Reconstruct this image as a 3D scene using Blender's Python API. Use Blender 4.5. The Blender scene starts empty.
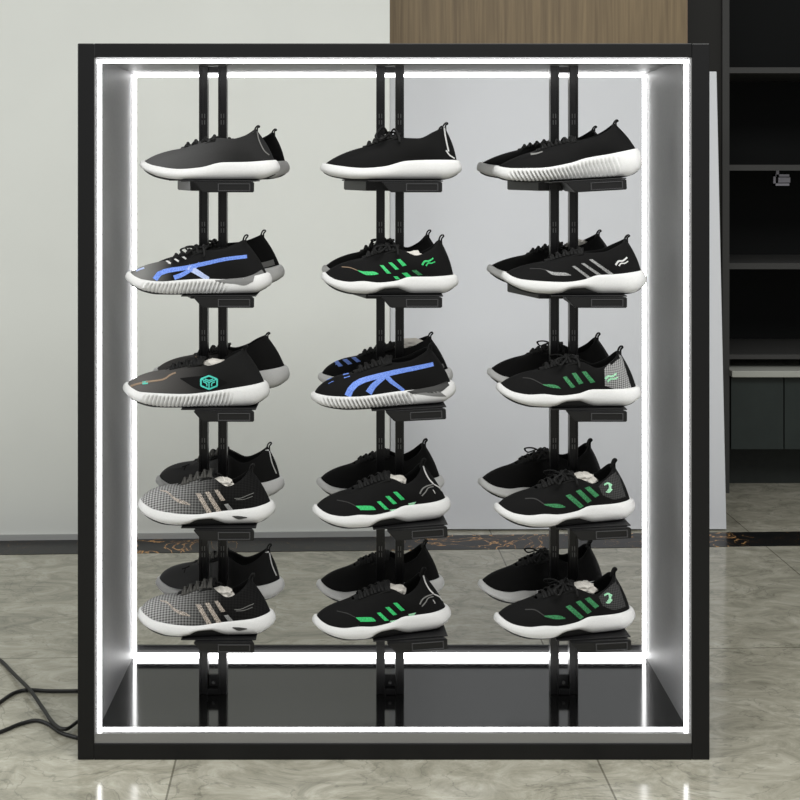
import bpy, bmesh, math, random
from mathutils import Vector, Matrix, noise
from mathutils.bvhtree import BVHTree
random.seed(7)
SC = bpy.context.scene
COL = SC.collection
F, VX, VY, CAMZ = 1258.0, 367.0, 170.0, 1.12

def at(px, py, y):
    return Vector(((px - VX) * y / F, y, CAMZ + (VY - py) * y / F))
def on_floor(px, py, z=0.0):
    y = F * (CAMZ - z) / (py - VY)
    return Vector(((px - VX) * y / F, y, z))

# ------------------------------------------------------------------ materials
def lin(c):
    def f(v):
        v /= 255.0
        return v / 12.92 if v <= 0.04045 else ((v + 0.055) / 1.055) ** 2.4
    return (f(c[0]), f(c[1]), f(c[2]), 1.0)

def new_mat(name):
    m = bpy.data.materials.new(name); m.use_nodes = True
    nt = m.node_tree
    return m, nt, nt.nodes['Principled BSDF']

def mat(name, rgb, rough=0.5, metal=0.0, spec=0.5, noise_scale=0, noise_amt=0.0, bump=0.0, coat=0.0):
    m, nt, b = new_mat(name)
    b.inputs['Base Color'].default_value = lin(rgb)
    b.inputs['Roughness'].default_value = rough
    b.inputs['Metallic'].default_value = metal
    b.inputs['Specular IOR Level'].default_value = spec
    b.inputs['Coat Weight'].default_value = coat
    if noise_scale:
        tc = nt.nodes.new('ShaderNodeTexCoord')
        n = nt.nodes.new('ShaderNodeTexNoise'); n.inputs['Scale'].default_value = noise_scale
        n.inputs['Detail'].default_value = 4
        nt.links.new(tc.outputs['Object'], n.inputs['Vector'])
        if noise_amt:
            r = nt.nodes.new('ShaderNodeValToRGB')
            c = lin(rgb)
            r.color_ramp.elements[0].position = 0.3; r.color_ramp.elements[1].position = 0.7
            r.color_ramp.elements[0].color = tuple(v * (1 - noise_amt) for v in c[:3]) + (1,)
            r.color_ramp.elements[1].color = tuple(min(1, v * (1 + noise_amt)) for v in c[:3]) + (1,)
            nt.links.new(n.outputs['Fac'], r.inputs['Fac']); nt.links.new(r.outputs['Color'], b.inputs['Base Color'])
        if bump:
            bp = nt.nodes.new('ShaderNodeBump'); bp.inputs['Strength'].default_value = bump
            bp.inputs['Distance'].default_value = 0.001
            nt.links.new(n.outputs['Fac'], bp.inputs['Height']); nt.links.new(bp.outputs['Normal'], b.inputs['Normal'])
    return m

def knit(name, toe, body, x0=-0.14, x1=0.0, rough=0.85, cell=900.0, contrast=0.25, hexa=False):
    """woven upper: colour runs from the toe colour to the body colour along the shoe, with a fine weave"""
    m, nt, b = new_mat(name)
    N, Lk = nt.nodes, nt.links
    tc = N.new('ShaderNodeTexCoord'); sp = N.new('ShaderNodeSeparateXYZ')
    Lk.new(tc.outputs['Object'], sp.inputs[0])
    mr = N.new('ShaderNodeMapRange'); mr.inputs['From Min'].default_value = x0; mr.inputs['From Max'].default_value = x1
    Lk.new(sp.outputs['X'], mr.inputs['Value'])
    mix = N.new('ShaderNodeMix'); mix.data_type = 'RGBA'
    Lk.new(mr.outputs['Result'], mix.inputs['Factor'])
    mix.inputs['A'].default_value = lin(toe); mix.inputs['B'].default_value = lin(body)
    if hexa:
        def mth(op, x, y=None, val=None):
            q = N.new('ShaderNodeMath'); q.operation = op
            Lk.new(x, q.inputs[0])
            if y is not None: Lk.new(y, q.inputs[1])
            if val is not None: q.inputs[1].default_value = val
            return q.outputs[0]
        yz = mth('ADD', sp.outputs['Y'], sp.outputs['Z'])
        ps = mth('SINE', mth('MULTIPLY', mth('ADD', sp.outputs['X'], yz), val=cell))
        qs = mth('SINE', mth('MULTIPLY', mth('SUBTRACT', sp.outputs['X'], yz), val=cell))
        hv = mth('ADD', mth('MULTIPLY', mth('MULTIPLY', ps, qs), val=0.5), val=0.5)
    else:
        v = N.new('ShaderNodeTexNoise'); v.inputs['Scale'].default_value = cell; v.inputs['Detail'].default_value = 2
        Lk.new(tc.outputs['Object'], v.inputs['Vector']); hv = v.outputs['Fac']
    sc = N.new('ShaderNodeMapRange'); sc.inputs['To Min'].default_value = 1 - contrast; sc.inputs['To Max'].default_value = 1 + contrast * 0.4
    Lk.new(hv, sc.inputs['Value'])
    mul = N.new('ShaderNodeVectorMath'); mul.operation = 'SCALE'
    Lk.new(mix.outputs['Result'], mul.inputs[0]); Lk.new(sc.outputs['Result'], mul.inputs['Scale'])
    Lk.new(mul.outputs[0], b.inputs['Base Color'])
    bp = N.new('ShaderNodeBump'); bp.inputs['Strength'].default_value = 0.35; bp.inputs['Distance'].default_value = 0.0006
    Lk.new(hv, bp.inputs['Height']); Lk.new(bp.outputs['Normal'], b.inputs['Normal'])
    b.inputs['Roughness'].default_value = rough
    b.inputs['Specular IOR Level'].default_value = 0.2
    return m

def emit(name, strength, rgb=(255, 255, 255)):
    m, nt, b = new_mat(name)
    b.inputs['Base Color'].default_value = (0.8, 0.8, 0.8, 1)
    b.inputs['Emission Color'].default_value = lin(rgb)
    b.inputs['Emission Strength'].default_value = strength
    return m

TILT = math.atan(0.037)     # the room stands turned a little against the frame

def tile_floor():
    m, nt, b = new_mat('stone_tile')
    N, Lk = nt.nodes, nt.links
    tc = N.new('ShaderNodeTexCoord')
    mp = N.new('ShaderNodeMapping'); mp.vector_type = 'TEXTURE'
    mp.inputs['Location'].default_value = (-0.382, 2.9, 0); mp.inputs['Rotation'].default_value = (0, 0, TILT)
    Lk.new(tc.outputs['Object'], mp.inputs['Vector'])
    br = N.new('ShaderNodeTexBrick'); br.offset = 0.0; br.squash = 1.0
    for k, v in (('Scale', 1.0), ('Mortar Size', 0.0022), ('Mortar Smooth', 0.3), ('Brick Width', 0.8), ('Row Height', 0.8), ('Bias', 0.0)):
        br.inputs[k].default_value = v
    br.inputs['Color1'].default_value = (0.94, 0.94, 0.94, 1); br.inputs['Color2'].default_value = (1.04, 1.04, 1.04, 1)
    br.inputs['Mortar'].default_value = (0.45, 0.44, 0.42, 1)
    Lk.new(mp.outputs[0], br.inputs['Vector'])
    # stone relief: stretched, warped noise in two sizes
    mp2 = N.new('ShaderNodeMapping'); mp2.inputs['Rotation'].default_value = (0, 0, 0.5); mp2.inputs['Scale'].default_value = (1.0, 1.7, 1)
    Lk.new(tc.outputs['Object'], mp2.inputs['Vector'])
    n1 = N.new('ShaderNodeTexNoise'); n1.inputs['Scale'].default_value = 8.0; n1.inputs['Detail'].default_value = 12
    n1.inputs['Roughness'].default_value = 0.74; n1.inputs['Distortion'].default_value = 1.1
    Lk.new(mp2.outputs[0], n1.inputs['Vector'])
    r1 = N.new('ShaderNodeValToRGB'); e = r1.color_ramp.elements
    e[0].position = 0.3; e[0].color = lin((122, 120, 107)); e[1].position = 0.72; e[1].color = lin((194, 191, 177))
    e2 = r1.color_ramp.elements.new(0.5); e2.color = lin((160, 157, 142))
    Lk.new(n1.outputs['Fac'], r1.inputs['Fac'])
    n2 = N.new('ShaderNodeTexNoise'); n2.inputs['Scale'].default_value = 3.0; n2.inputs['Detail'].default_value = 7; n2.inputs['Distortion'].default_value = 2.6
    Lk.new(mp2.outputs[0], n2.inputs['Vector'])
    ab = N.new('ShaderNodeMath'); ab.operation = 'SUBTRACT'; ab.inputs[1].default_value = 0.5; Lk.new(n2.outputs['Fac'], ab.inputs[0])
    ab2 = N.new('ShaderNodeMath'); ab2.operation = 'ABSOLUTE'; Lk.new(ab.outputs[0], ab2.inputs[0])
    vr = N.new('ShaderNodeMapRange'); vr.inputs['From Max'].default_value = 0.012; vr.inputs['To Min'].default_value = 0.70; vr.inputs['To Max'].default_value = 1.0
    Lk.new(ab2.outputs[0], vr.inputs['Value'])
    m1 = N.new('ShaderNodeMix'); m1.data_type = 'RGBA'; m1.blend_type = 'MULTIPLY'; m1.inputs['Factor'].default_value = 1
    Lk.new(r1.outputs['Color'], m1.inputs['A']); Lk.new(br.outputs['Color'], m1.inputs['B'])
    m2 = N.new('ShaderNodeVectorMath'); m2.operation = 'SCALE'
    Lk.new(m1.outputs['Result'], m2.inputs[0]); Lk.new(vr.outputs['Result'], m2.inputs['Scale'])
    Lk.new(m2.outputs[0], b.inputs['Base Color'])
    b.inputs['Roughness'].default_value = 0.13
    bp = N.new('ShaderNodeBump'); bp.inputs['Strength'].default_value = 0.02; bp.inputs['Distance'].default_value = 0.002
    Lk.new(br.outputs['Fac'], bp.inputs['Height']); bp.invert = True
    Lk.new(bp.outputs['Normal'], b.inputs['Normal'])
    return m

def black_marble():
    m, nt, b = new_mat('black_marble')
    N, Lk = nt.nodes, nt.links
    tc = N.new('ShaderNodeTexCoord')
    n = N.new('ShaderNodeTexNoise'); n.inputs['Scale'].default_value = 7; n.inputs['Detail'].default_value = 8; n.inputs['Distortion'].default_value = 2.2
    Lk.new(tc.outputs['Object'], n.inputs['Vector'])
    a = N.new('ShaderNodeMath'); a.operation = 'SUBTRACT'; a.inputs[1].default_value = 0.52; Lk.new(n.outputs['Fac'], a.inputs[0])
    a2 = N.new('ShaderNodeMath'); a2.operation = 'ABSOLUTE'; Lk.new(a.outputs[0], a2.inputs[0])
    n3 = N.new('ShaderNodeTexNoise'); n3.inputs['Scale'].default_value = 2.2; n3.inputs['Detail'].default_value = 2
    Lk.new(tc.outputs['Object'], n3.inputs['Vector'])
    w = N.new('ShaderNodeMapRange'); w.inputs['From Min'].default_value = 0.45; w.inputs['From Max'].default_value = 0.65; w.inputs['To Min'].default_value = 0.001; w.inputs['To Max'].default_value = 0.03
    Lk.new(n3.outputs['Fac'], w.inputs['Value'])
    d = N.new('ShaderNodeMath'); d.operation = 'DIVIDE'; Lk.new(a2.outputs[0], d.inputs[0]); Lk.new(w.outputs['Result'], d.inputs[1])
    r = N.new('ShaderNodeValToRGB'); e = r.color_ramp.elements
    e[0].position = 0.15; e[0].color = lin((226, 170, 104)); e[1].position = 1.0; e[1].color = lin((14, 14, 15))
    x = r.color_ramp.elements.new(0.55); x.color = lin((96, 74, 52))
    Lk.new(d.outputs[0], r.inputs['Fac']); Lk.new(r.outputs['Color'], b.inputs['Base Color'])
    b.inputs['Roughness'].default_value = 0.3
    b.inputs['Specular IOR Level'].default_value = 0.3
    return m

def wood():
    m, nt, b = new_mat('brown_wood')
    N, Lk = nt.nodes, nt.links
    tc = N.new('ShaderNodeTexCoord'); mp = N.new('ShaderNodeMapping'); mp.inputs['Scale'].default_value = (42, 42, 1.3)
    Lk.new(tc.outputs['Object'], mp.inputs['Vector'])
    n = N.new('ShaderNodeTexNoise'); n.inputs['Scale'].default_value = 2.0; n.inputs['Detail'].default_value = 6; n.inputs['Distortion'].default_value = 0.4
    Lk.new(mp.outputs[0], n.inputs['Vector'])
    r = N.new('ShaderNodeValToRGB'); e = r.color_ramp.elements
    e[0].position = 0.3; e[0].color = lin((106, 89, 64)); e[1].position = 0.7; e[1].color = lin((138, 119, 88))
    Lk.new(n.outputs['Fac'], r.inputs['Fac']); Lk.new(r.outputs['Color'], b.inputs['Base Color'])
    b.inputs['Roughness'].default_value = 0.5
    return m

def stripe_fabric(name, c1, c2, scale=900):
    m, nt, b = new_mat(name)
    N, Lk = nt.nodes, nt.links
    tc = N.new('ShaderNodeTexCoord')
    v = N.new('ShaderNodeTexNoise'); v.inputs['Scale'].default_value = scale
    Lk.new(tc.outputs['Object'], v.inputs['Vector'])
    r = N.new('ShaderNodeValToRGB'); e = r.color_ramp.elements
    e[0].position = 0.42; e[0].color = lin(c1); e[1].position = 0.6; e[1].color = lin(c2)
    Lk.new(v.outputs['Fac'], r.inputs['Fac']); Lk.new(r.outputs['Color'], b.inputs['Base Color'])
    b.inputs['Roughness'].default_value = 0.6
    return m

M = {}
M['frame_black'] = mat('satin_black_aluminium', (15, 15, 16), 0.4, 0.0, 0.3)
M['frame_side'] = mat('black_laminate', (20, 20, 21), 0.5, 0.0, 0.4)
M['panel'] = mat('brushed_silver_panel', (128, 128, 129), 0.5, 0.15, 0.3, 160, 0.05, 0.03)
M['channel'] = mat('aluminium_channel', (150, 150, 150), 0.4, 0.6)
M['glass_black'] = mat('gloss_black_panel', (16, 16, 16), 0.10, 0.0, 0.6)
M['led'] = emit('white_led', 8.0, (255, 255, 255))
M['rail'] = mat('gunmetal_rail', (24, 24, 25), 0.3, 0.3, 0.5)
M['slot'] = mat('bare_steel', (110, 110, 110), 0.4, 0.7)
M['holder'] = mat('black_plastic', (15, 15, 16), 0.45, 0.0, 0.4, 400, 0, 0.05)
M['cover'] = mat('highlit_black_plastic', (62, 62, 64), 0.4, 0.0, 0.5)  # lighter grey paints edge highlights onto the recess outline of the black arms
M['floor'] = tile_floor()
M['marble'] = black_marble()
M['wood'] = wood()
M['wall'] = mat('pale_wall_paint', (218, 220, 215), 0.6, 0, 0.3, 3, 0.02, 0)
M['bead'] = mat('grey_bead', (165, 166, 164), 0.5)
M['board'] = mat('white_board', (214, 216, 220), 0.55, 0, 0.3)
M['board_edge'] = mat('board_edge', (120, 120, 122), 0.6)
M['cab_dark'] = mat('dark_cabinet_inside', (12, 14, 14), 0.7, 0, 0.2)
M['cab_edge'] = mat('dark_grey_edge', (66, 66, 65), 0.5, 0, 0.3)
M['cab_side'] = mat('dark_brown_panel', (28, 27, 24), 0.5, 0, 0.3)
M['cab_door'] = mat('slate_cabinet_door', (46, 53, 51), 0.5, 0, 0.3, 9, 0.12)
M['counter'] = mat('pale_counter', (178, 180, 172), 0.4)
M['toekick'] = mat('dark_plinth', (38, 42, 40), 0.6, 0, 0.3, 30, 0.15)
M['cable'] = mat('black_rubber', (12, 12, 12), 0.5)
M['chrome'] = mat('grey_metal', (150, 148, 156), 0.3, 0.5)
# shoes
M['black'] = knit('black_knit', (11, 11, 11), (9, 9, 9), contrast=0.4, cell=1400)
M['charcoal'] = knit('charcoal_knit', (84, 84, 84), (38, 38, 38), -0.13, 0.06, contrast=0.3, cell=1300)
M['dim_grey'] = knit('dim_grey_knit', (66, 66, 66), (20, 20, 20), -0.01, 0.03, contrast=0.2, cell=1300)
M['grey_toe'] = knit('grey_toe_knit', (124, 124, 122), (14, 14, 14), -0.105, -0.045, contrast=0.3, cell=1300)
M['smoke'] = knit('smoke_knit', (96, 94, 92), (20, 20, 20), -0.12, 0.03, contrast=0.3, cell=1300)
M['mesh_grey'] = knit('grey_open_mesh', (178, 178, 177), (15, 15, 15), -0.15, 0.035, cell=520, contrast=0.9, hexa=True)
M['mesh_dark'] = knit('dark_open_mesh', (150, 150, 150), (150, 150, 150), cell=760, contrast=0.95, hexa=True)
M['mesh_black'] = knit('black_open_mesh', (66, 66, 66), (66, 66, 66), cell=800, contrast=0.95, hexa=True)
M['lining'] = mat('black_lining', (10, 10, 10), 0.9, 0, 0.2)
M['tongue'] = mat('black_tongue', (16, 16, 16), 0.85, 0, 0.3, 600, 0, 0.3)
M['lace'] = mat('black_lace', (18, 18, 18), 0.8, 0, 0.3, 900, 0, 0.4)
M['lace_grey'] = mat('grey_lace', (70, 69, 66), 0.8, 0, 0.3, 900, 0, 0.4)
M['white'] = mat('white_foam', (205, 205, 204), 0.6, 0, 0.3, 500, 0.04, 0.15)
M['offwhite'] = mat('grey_white_foam', (176, 176, 175), 0.6, 0, 0.3, 500, 0.05, 0.15)
M['rubber'] = mat('black_outsole', (14, 14, 14), 0.6, 0, 0.4, 300, 0, 0.2)
M['green'] = stripe_fabric('green_print', (22, 150, 78), (58, 214, 122))
M['green_dim'] = stripe_fabric('dark_green_print', (10, 74, 40), (60, 150, 92))
M['green_pale'] = stripe_fabric('pale_green_print', (110, 196, 146), (190, 226, 200))
M['blue'] = stripe_fabric('blue_print', (74, 108, 196), (122, 156, 232))
M['blue_pale'] = stripe_fabric('pale_blue_print', (150, 168, 216), (196, 206, 232))
M['greyprint'] = stripe_fabric('grey_print', (96, 96, 96), (170, 170, 170))
M['midgrey'] = mat('grey_overlay', (108, 108, 107), 0.6, 0, 0.3)
M['darkgrey'] = mat('dark_grey_overlay', (52, 52, 51), 0.7, 0, 0.3)
M['beige'] = stripe_fabric('beige_print', (70, 64, 58), (206, 194, 182))
M['tan'] = mat('tan_piping', (138, 118, 98), 0.7, 0, 0.3)
M['greyline'] = mat('grey_piping', (120, 120, 118), 0.7, 0, 0.3)
M['teal'] = mat('teal_print', (78, 200, 184), 0.55, 0, 0.3)
M['paper'] = mat('white_tissue', (220, 216, 208), 0.8, 0, 0.2)

# ------------------------------------------------------------------ object helpers
def tag(o, label=None, cat=None, group=None, kind=None):
    for k, v in (('label', label), ('category', cat), ('group', group), ('kind', kind)):
        if v: o[k] = v
    return o
def empty(name, loc=(0, 0, 0), rot=(0, 0, 0)):
    o = bpy.data.objects.new(name, None); COL.objects.link(o)
    o.location = loc; o.rotation_euler = rot; o.empty_display_size = 0.05
    return o
def link(name, bm, m, parent=None, smooth=False, recalc=True):
    me = bpy.data.meshes.new(name)
    if recalc: bmesh.ops.recalc_face_normals(bm, faces=bm.faces)
    bm.to_mesh(me); bm.free()
    for mm in (m if isinstance(m, (list, tuple)) else [m]): me.materials.append(mm)
    if smooth:
        for p in me.polygons: p.use_smooth = True
    o = bpy.data.objects.new(name, me); COL.objects.link(o)
    if parent: o.parent = parent
    return o
def add_box(bm, x0, x1, y0, y1, z0, z1, bev=0.0):
    r = bmesh.ops.create_cube(bm, size=1.0)
    vs = r['verts']
    for v in vs:
        v.co = Vector(((x0 + x1) / 2 + v.co.x * (x1 - x0), (y0 + y1) / 2 + v.co.y * (y1 - y0), (z0 + z1) / 2 + v.co.z * (z1 - z0)))
    if bev:
        es = list({e for v in vs for e in v.link_edges})
        bmesh.ops.bevel(bm, geom=es, offset=bev, segments=2, affect='EDGES', profile=0.5)
def box(name, m, parent, x0, x1, y0, y1, z0, z1, bev=0.0):
    bm = bmesh.new(); add_box(bm, x0, x1, y0, y1, z0, z1, bev)
    return link(name, bm, m, parent)
def add_prism(bm, poly, y0, y1):
    """poly in x,z; extruded along y"""
    a = [bm.verts.new((p[0], y0, p[1])) for p in poly]
    b = [bm.verts.new((p[0], y1, p[1])) for p in poly]
    bm.faces.new(a); bm.faces.new(list(reversed(b)))
    n = len(poly)
    for i in range(n): bm.faces.new((a[i], b[i], b[(i + 1) % n], a[(i + 1) % n]))
def crom(pts, n):
    """smooth curve through points"""
    P = [Vector(p) for p in pts]; out = []
    P = [P[0] * 2 - P[1]] + P + [P[-1] * 2 - P[-2]]
    for i in range(1, len(P) - 2):
        for k in range(n):
            t = k / n
            a, b, c, d = P[i - 1], P[i], P[i + 1], P[i + 2]
            out.append(0.5 * ((2 * b) + (c - a) * t + (2 * a - 5 * b + 4 * c - d) * t * t + (3 * b - a - 3 * c + d) * t ** 3))
    out.append(P[-2]); return out
def add_tube(bm, pts, r, sides=8, flat=1.0, up=Vector((0, 0, 1)), cap=True):
    """tube; flat < 1 squashes it along the direction nearest to up"""
    rings = []
    n = len(pts)
    for i, p in enumerate(pts):
        p = Vector(p)
        t = (Vector(pts[min(i + 1, n - 1)]) - Vector(pts[max(i - 1, 0)])).normalized()
        s = t.cross(up)
        if s.length < 1e-4: s = t.cross(Vector((1, 0, 0)))
        s.normalize(); u = s.cross(t).normalized()
        rings.append([bm.verts.new(p + s * math.cos(a) * r + u * math.sin(a) * r * flat) for a in [2 * math.pi * k / sides for k in range(sides)]])
    for a, b in zip(rings, rings[1:]):
        for k in range(sides): bm.faces.new((a[k], a[(k + 1) % sides], b[(k + 1) % sides], b[k]))
    if cap:
        bm.faces.new(list(reversed(rings[0]))); bm.faces.new(rings[-1])
def interp(tab, x):
    """smooth monotone-ish table lookup"""
    if x <= tab[0][0]: return tab[0][1]
    if x >= tab[-1][0]: return tab[-1][1]
    for i in range(len(tab) - 1):
        if x <= tab[i + 1][0]:
            x0, y0 = tab[i]; x1, y1 = tab[i + 1]
            h = x1 - x0; t = (x - x0) / h
            def slope(j):
                if j <= 0: return (tab[1][1] - tab[0][1]) / (tab[1][0] - tab[0][0])
                if j >= len(tab) - 1: return (tab[-1][1] - tab[-2][1]) / (tab[-1][0] - tab[-2][0])
                a = (tab[j][1] - tab[j - 1][1]) / (tab[j][0] - tab[j - 1][0]); b = (tab[j + 1][1] - tab[j][1]) / (tab[j + 1][0] - tab[j][0])
                return 0.0 if a * b <= 0 else 2 * a * b / (a + b)
            m0, m1 = slope(i) * h, slope(i + 1) * h
            return (2*t**3 - 3*t*t + 1) * y0 + (t**3 - 2*t*t + t) * m0 + (-2*t**3 + 3*t*t) * y1 + (t**3 - t*t) * m1
    return tab[-1][1]

# ------------------------------------------------------------------ camera
cam = bpy.data.cameras.new('camera'); cam.sensor_width = 36; cam.lens = F / 800 * 36
cam.shift_x = (400 - VX) / 800; cam.shift_y = -(400 - VY) / 800
co = bpy.data.objects.new('camera', cam); COL.objects.link(co)
co.location = (0, 0, CAMZ); co.rotation_euler = (math.pi / 2, 0, 0)
SC.camera = co

# ------------------------------------------------------------------ the room
def rot_y(x, y0): return y0 + 0.037 * x
bm = bmesh.new(); add_box(bm, -3.5, 4.5, -2.0, 5.6, -0.05, 0.0)
tag(link('floor', bm, M['floor']), kind='structure')
# black marble border let into the floor
bm = bmesh.new()
vs = [bm.verts.new((x, rot_y(x, y), z)) for z in (0.0, 0.0012) for x, y in ((-3.5, 3.70), (3.0, 3.70), (3.0, 3.845), (-3.5, 3.845))]
for f in ((0, 1, 2, 3), (4, 5, 6, 7), (0, 1, 5, 4), (1, 2, 6, 5), (2, 3, 7, 6), (3, 0, 4, 7)): bm.faces.new([vs[i] for i in f])
tag(link('trim_1', bm, M['marble']), kind='structure')
# wall on the left, ending at the recess
bm = bmesh.new()
def slab(bm, x0, x1, y0, y1, z0, z1):
    vs = [bm.verts.new((x, rot_y(x, y), z)) for z in (z0, z1) for x, y in ((x0, y0), (x1, y0), (x1, y1), (x0, y1))]
    for f in ((3, 2, 1, 0), (4, 5, 6, 7), (0, 1, 5, 4), (1, 2, 6, 5), (2, 3, 7, 6), (3, 0, 4, 7)): bm.faces.new([vs[i] for i in f])
slab(bm, -3.5, 0.0695, 3.845, 4.6, 0, 3.0)
tag(link('wall_back', bm, M['wall']), kind='structure')
bm = bmesh.new(); slab(bm, -3.5, 0.0695, 3.838, 3.845, 0.0012, 0.018)
tag(link('baseboard_back', bm, M['bead']), kind='structure')
# back of the recess
bm = bmesh.new(); slab(bm, 0.0695, 4.5, 4.95, 5.05, 0, 3.0)
tag(link('wall_recess', bm, M['cab_side']), kind='structure')

# wood panel cabinet that rises above the frame
w = empty('wood_cabinet', (0.56, 4.30, 0)); tag(w, 'tall brown wood-grain cabinet front showing above the display frame', 'cabinet')
def wbox(name, m, root, *a, bev=0):
    o = box(name, m, None, *a, bev); o.parent = root; o.matrix_parent_inverse = Matrix.Translation(-Vector(root.location)); return o
wbox('door', M['wood'], w, 0.071, 1.055, 4.155, 4.18, 0.10, 2.6)
wbox('body', M['cab_side'], w, 0.074, 1.050, 4.18, 4.78, 0.0, 2.6)
wbox('edge_strip', M['tan'], w, 1.0555, 1.0585, 4.155, 4.18, 0.10, 2.6)

# dark shelf unit on the right
sx0, sx1, sy = 1.232, 2.7, 4.36
c = empty('shelf_cabinet', (1.9, 4.55, 0)); tag(c, 'dark built-in shelf unit with pale counter and slate doors at the right', 'cabinet')
wbox('filler_panel', M['cab_side'], c, 1.062, sx0, sy + 0.01, sy + 0.04, 0.0, 2.6)
wbox('side_panel', M['cab_edge'], c, sx0, sx0 + 0.024, sy, 4.84, 0.0, 2.6)
wbox('back_panel', M['cab_dark'], c, sx0 + 0.024, sx1, 4.80, 4.83, 0.44, 2.6)
wbox('shelf', M['cab_edge'], c, sx0 + 0.0245, sx1, sy + 0.004, 4.80, 1.456, 1.476)
wbox('shelf', M['cab_edge'], c, sx0 + 0.0245, sx1, sy + 0.004, 4.80, 1.118, 1.138)
wbox('shelf', M['cab_edge'], c, sx0 + 0.0245, sx1, sy + 0.004, 4.80, 0.776, 0.797)
wbox('shelf', M['cab_edge'], c, sx0 + 0.0245, sx1, sy + 0.03, 4.80, 0.46, 0.476)
wbox('counter', M['counter'], c, sx0 + 0.0245, sx1, sy - 0.03, 4.80, 0.406, 0.428, bev=0.002)
wbox('carcass', M['toekick'], c, sx0 + 0.0245, sx1, sy + 0.03, 4.80, 0.15, 0.404)
wbox('door', M['cab_door'], c, sx0 + 0.03, 1.4435, sy, sy + 0.02, 0.152, 0.40, bev=0.001)
wbox('door', M['cab_door'], c, 1.4475, 1.78, sy, sy + 0.02, 0.152, 0.40, bev=0.001)
wbox('door', M['cab_door'], c, 1.784, 2.2, sy, sy + 0.02, 0.152, 0.40, bev=0.001)
wbox('plinth', M['toekick'], c, sx0 + 0.03, sx1, 4.50, 4.52, 0.0, 0.149)
bm = bmesh.new()
p = at(781, 180, 4.45)
add_box(bm, p.x - 0.03, p.x - 0.022, 4.44, 4.452, p.z - 0.02, p.z + 0.02)
add_box(bm, p.x - 0.03, p.x + 0.026, 4.44, 4.452, p.z + 0.012, p.z + 0.02)
add_box(bm, p.x - 0.03, p.x + 0.026, 4.44, 4.452, p.z - 0.02, p.z - 0.012)
add_box(bm, p.x - 0.012, p.x + 0.03, 4.442, 4.456, p.z - 0.009, p.z + 0.009)
add_box(bm, p.x - 0.02, p.x - 0.01, 4.44, 4.456, p.z + 0.012, 1.118)
lt = link('latch', bm, M['chrome']); lt.parent = c; lt.matrix_parent_inverse = Matrix.Translation(-Vector(c.location))
tag(lt, 'grey metal latch under the second shelf')

# white board leaning in the recess behind the frame
b0 = 3.905; zt = 1.43
bd = empty('leaning_board', (0.6, b0, 0)); tag(bd, 'tall pale board leaning behind the display frame on the right', 'board')
bm = bmesh.new()
h = math.sqrt(zt ** 2 + 0.11 ** 2)
add_box(bm, 0.073 - 0.6, 1.116 - 0.6, 0, 0.018, 0, h, 0.0015)
o = link('board', bm, M['board'], bd); o.rotation_euler = (-math.atan2(0.11, zt), 0, 0); o.location = (0, 0, 0.0045)

# ------------------------------------------------------------------ the display frame
X0, X1, Z1 = -0.5496, 0.6508, 1.3605
FY0, FY1 = 2.388, 2.80
RW, RT, RB = 0.0315, 0.0268, 0.0305
xi0, xi1, zt_, zb_ = X0 + RW, X1 - 0.0340, Z1 - RT, 0.048
fr = empty('shoe_display_rack', ((X0 + X1) / 2, 2.6, 0)); tag(fr, 'large black open-backed display rack edged with white LED strips', 'display rack')
def fbox(name, m, *a, bev=0): return wbox(name, m, fr, *a, bev=bev)
for (x0, x1) in ((X0, xi0), (xi1, X1)):
    fbox('front_post', M['frame_black'], x0, x1, FY0, FY0 + 0.03, 0, Z1, bev=0.002)
    fbox('outer_panel', M['frame_side'], x0 + 0.001, x1 - 0.001, FY0 + 0.0302, FY1 - 0.03, 0.001, Z1 - 0.001)
    fbox('rear_post', M['frame_black'], x0, x1, FY1 - 0.0298, FY1, 0, Z1, bev=0.002)
fbox('front_beam', M['frame_black'], xi0, xi1, FY0, FY0 + 0.03, zt_, Z1, bev=0.0015)
fbox('front_beam', M['frame_black'], xi0, xi1, FY0, FY0 + 0.03, 0, RB, bev=0.0015)
fbox('rear_beam', M['frame_black'], xi0, xi1, FY1 - 0.0298, FY1, zt_, Z1, bev=0.0015)
fbox('rear_beam', M['frame_black'], xi0, xi1, FY1 - 0.0298, FY1, 0, 0.034, bev=0.0015)
fbox('top_panel', M['frame_side'], xi0, xi1, FY0 + 0.0302, FY1 - 0.03, zt_ + 0.003, Z1 - 0.001)
fbox('top_lining', M['panel'], xi0 + 0.003, xi1 - 0.003, FY0 + 0.002, FY1 - 0.032, zt_ - 0.0005, zt_ + 0.0025)
fbox('bottom_panel', M['glass_black'], xi0 + 0.003, xi1 - 0.003, FY0 + 0.032, 2.768, 0.036, zb_)
fbox('side_lining', M['panel'], xi0 - 0.0002, xi0 + 0.003, FY0 + 0.002, FY1 - 0.025, zb_ - 0.004, zt_)
fbox('side_lining', M['panel'], xi1 - 0.003, xi1 + 0.0002, FY0 + 0.002, FY1 - 0.025, zb_ - 0.004, zt_)
fbox('front_channel', M['channel'], xi0, xi1, FY0 + 0.003, FY0 + 0.0098, RB, 0.0490)
# rear lip, inside edge of the rear frame
LP = 0.0028
ly0, ly1 = 2.768, 2.774
fbox('rear_lip', M['channel'], xi0 + 0.003, xi0 + 0.003 + LP, ly0, ly1, zb_, zt_)
fbox('rear_lip', M['channel'], xi1 - 0.003 - LP, xi1 - 0.003, ly0, ly1, zb_, zt_)
fbox('rear_lip', M['channel'], xi0 + 0.003 + LP, xi1 - 0.003 - LP, ly0, ly1, zt_ - 0.0030, zt_)
fbox('rear_lip', M['frame_black'], xi0 + 0.003 + LP, xi1 - 0.003 - LP, ly0, ly1, zb_, 0.0735)
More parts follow.
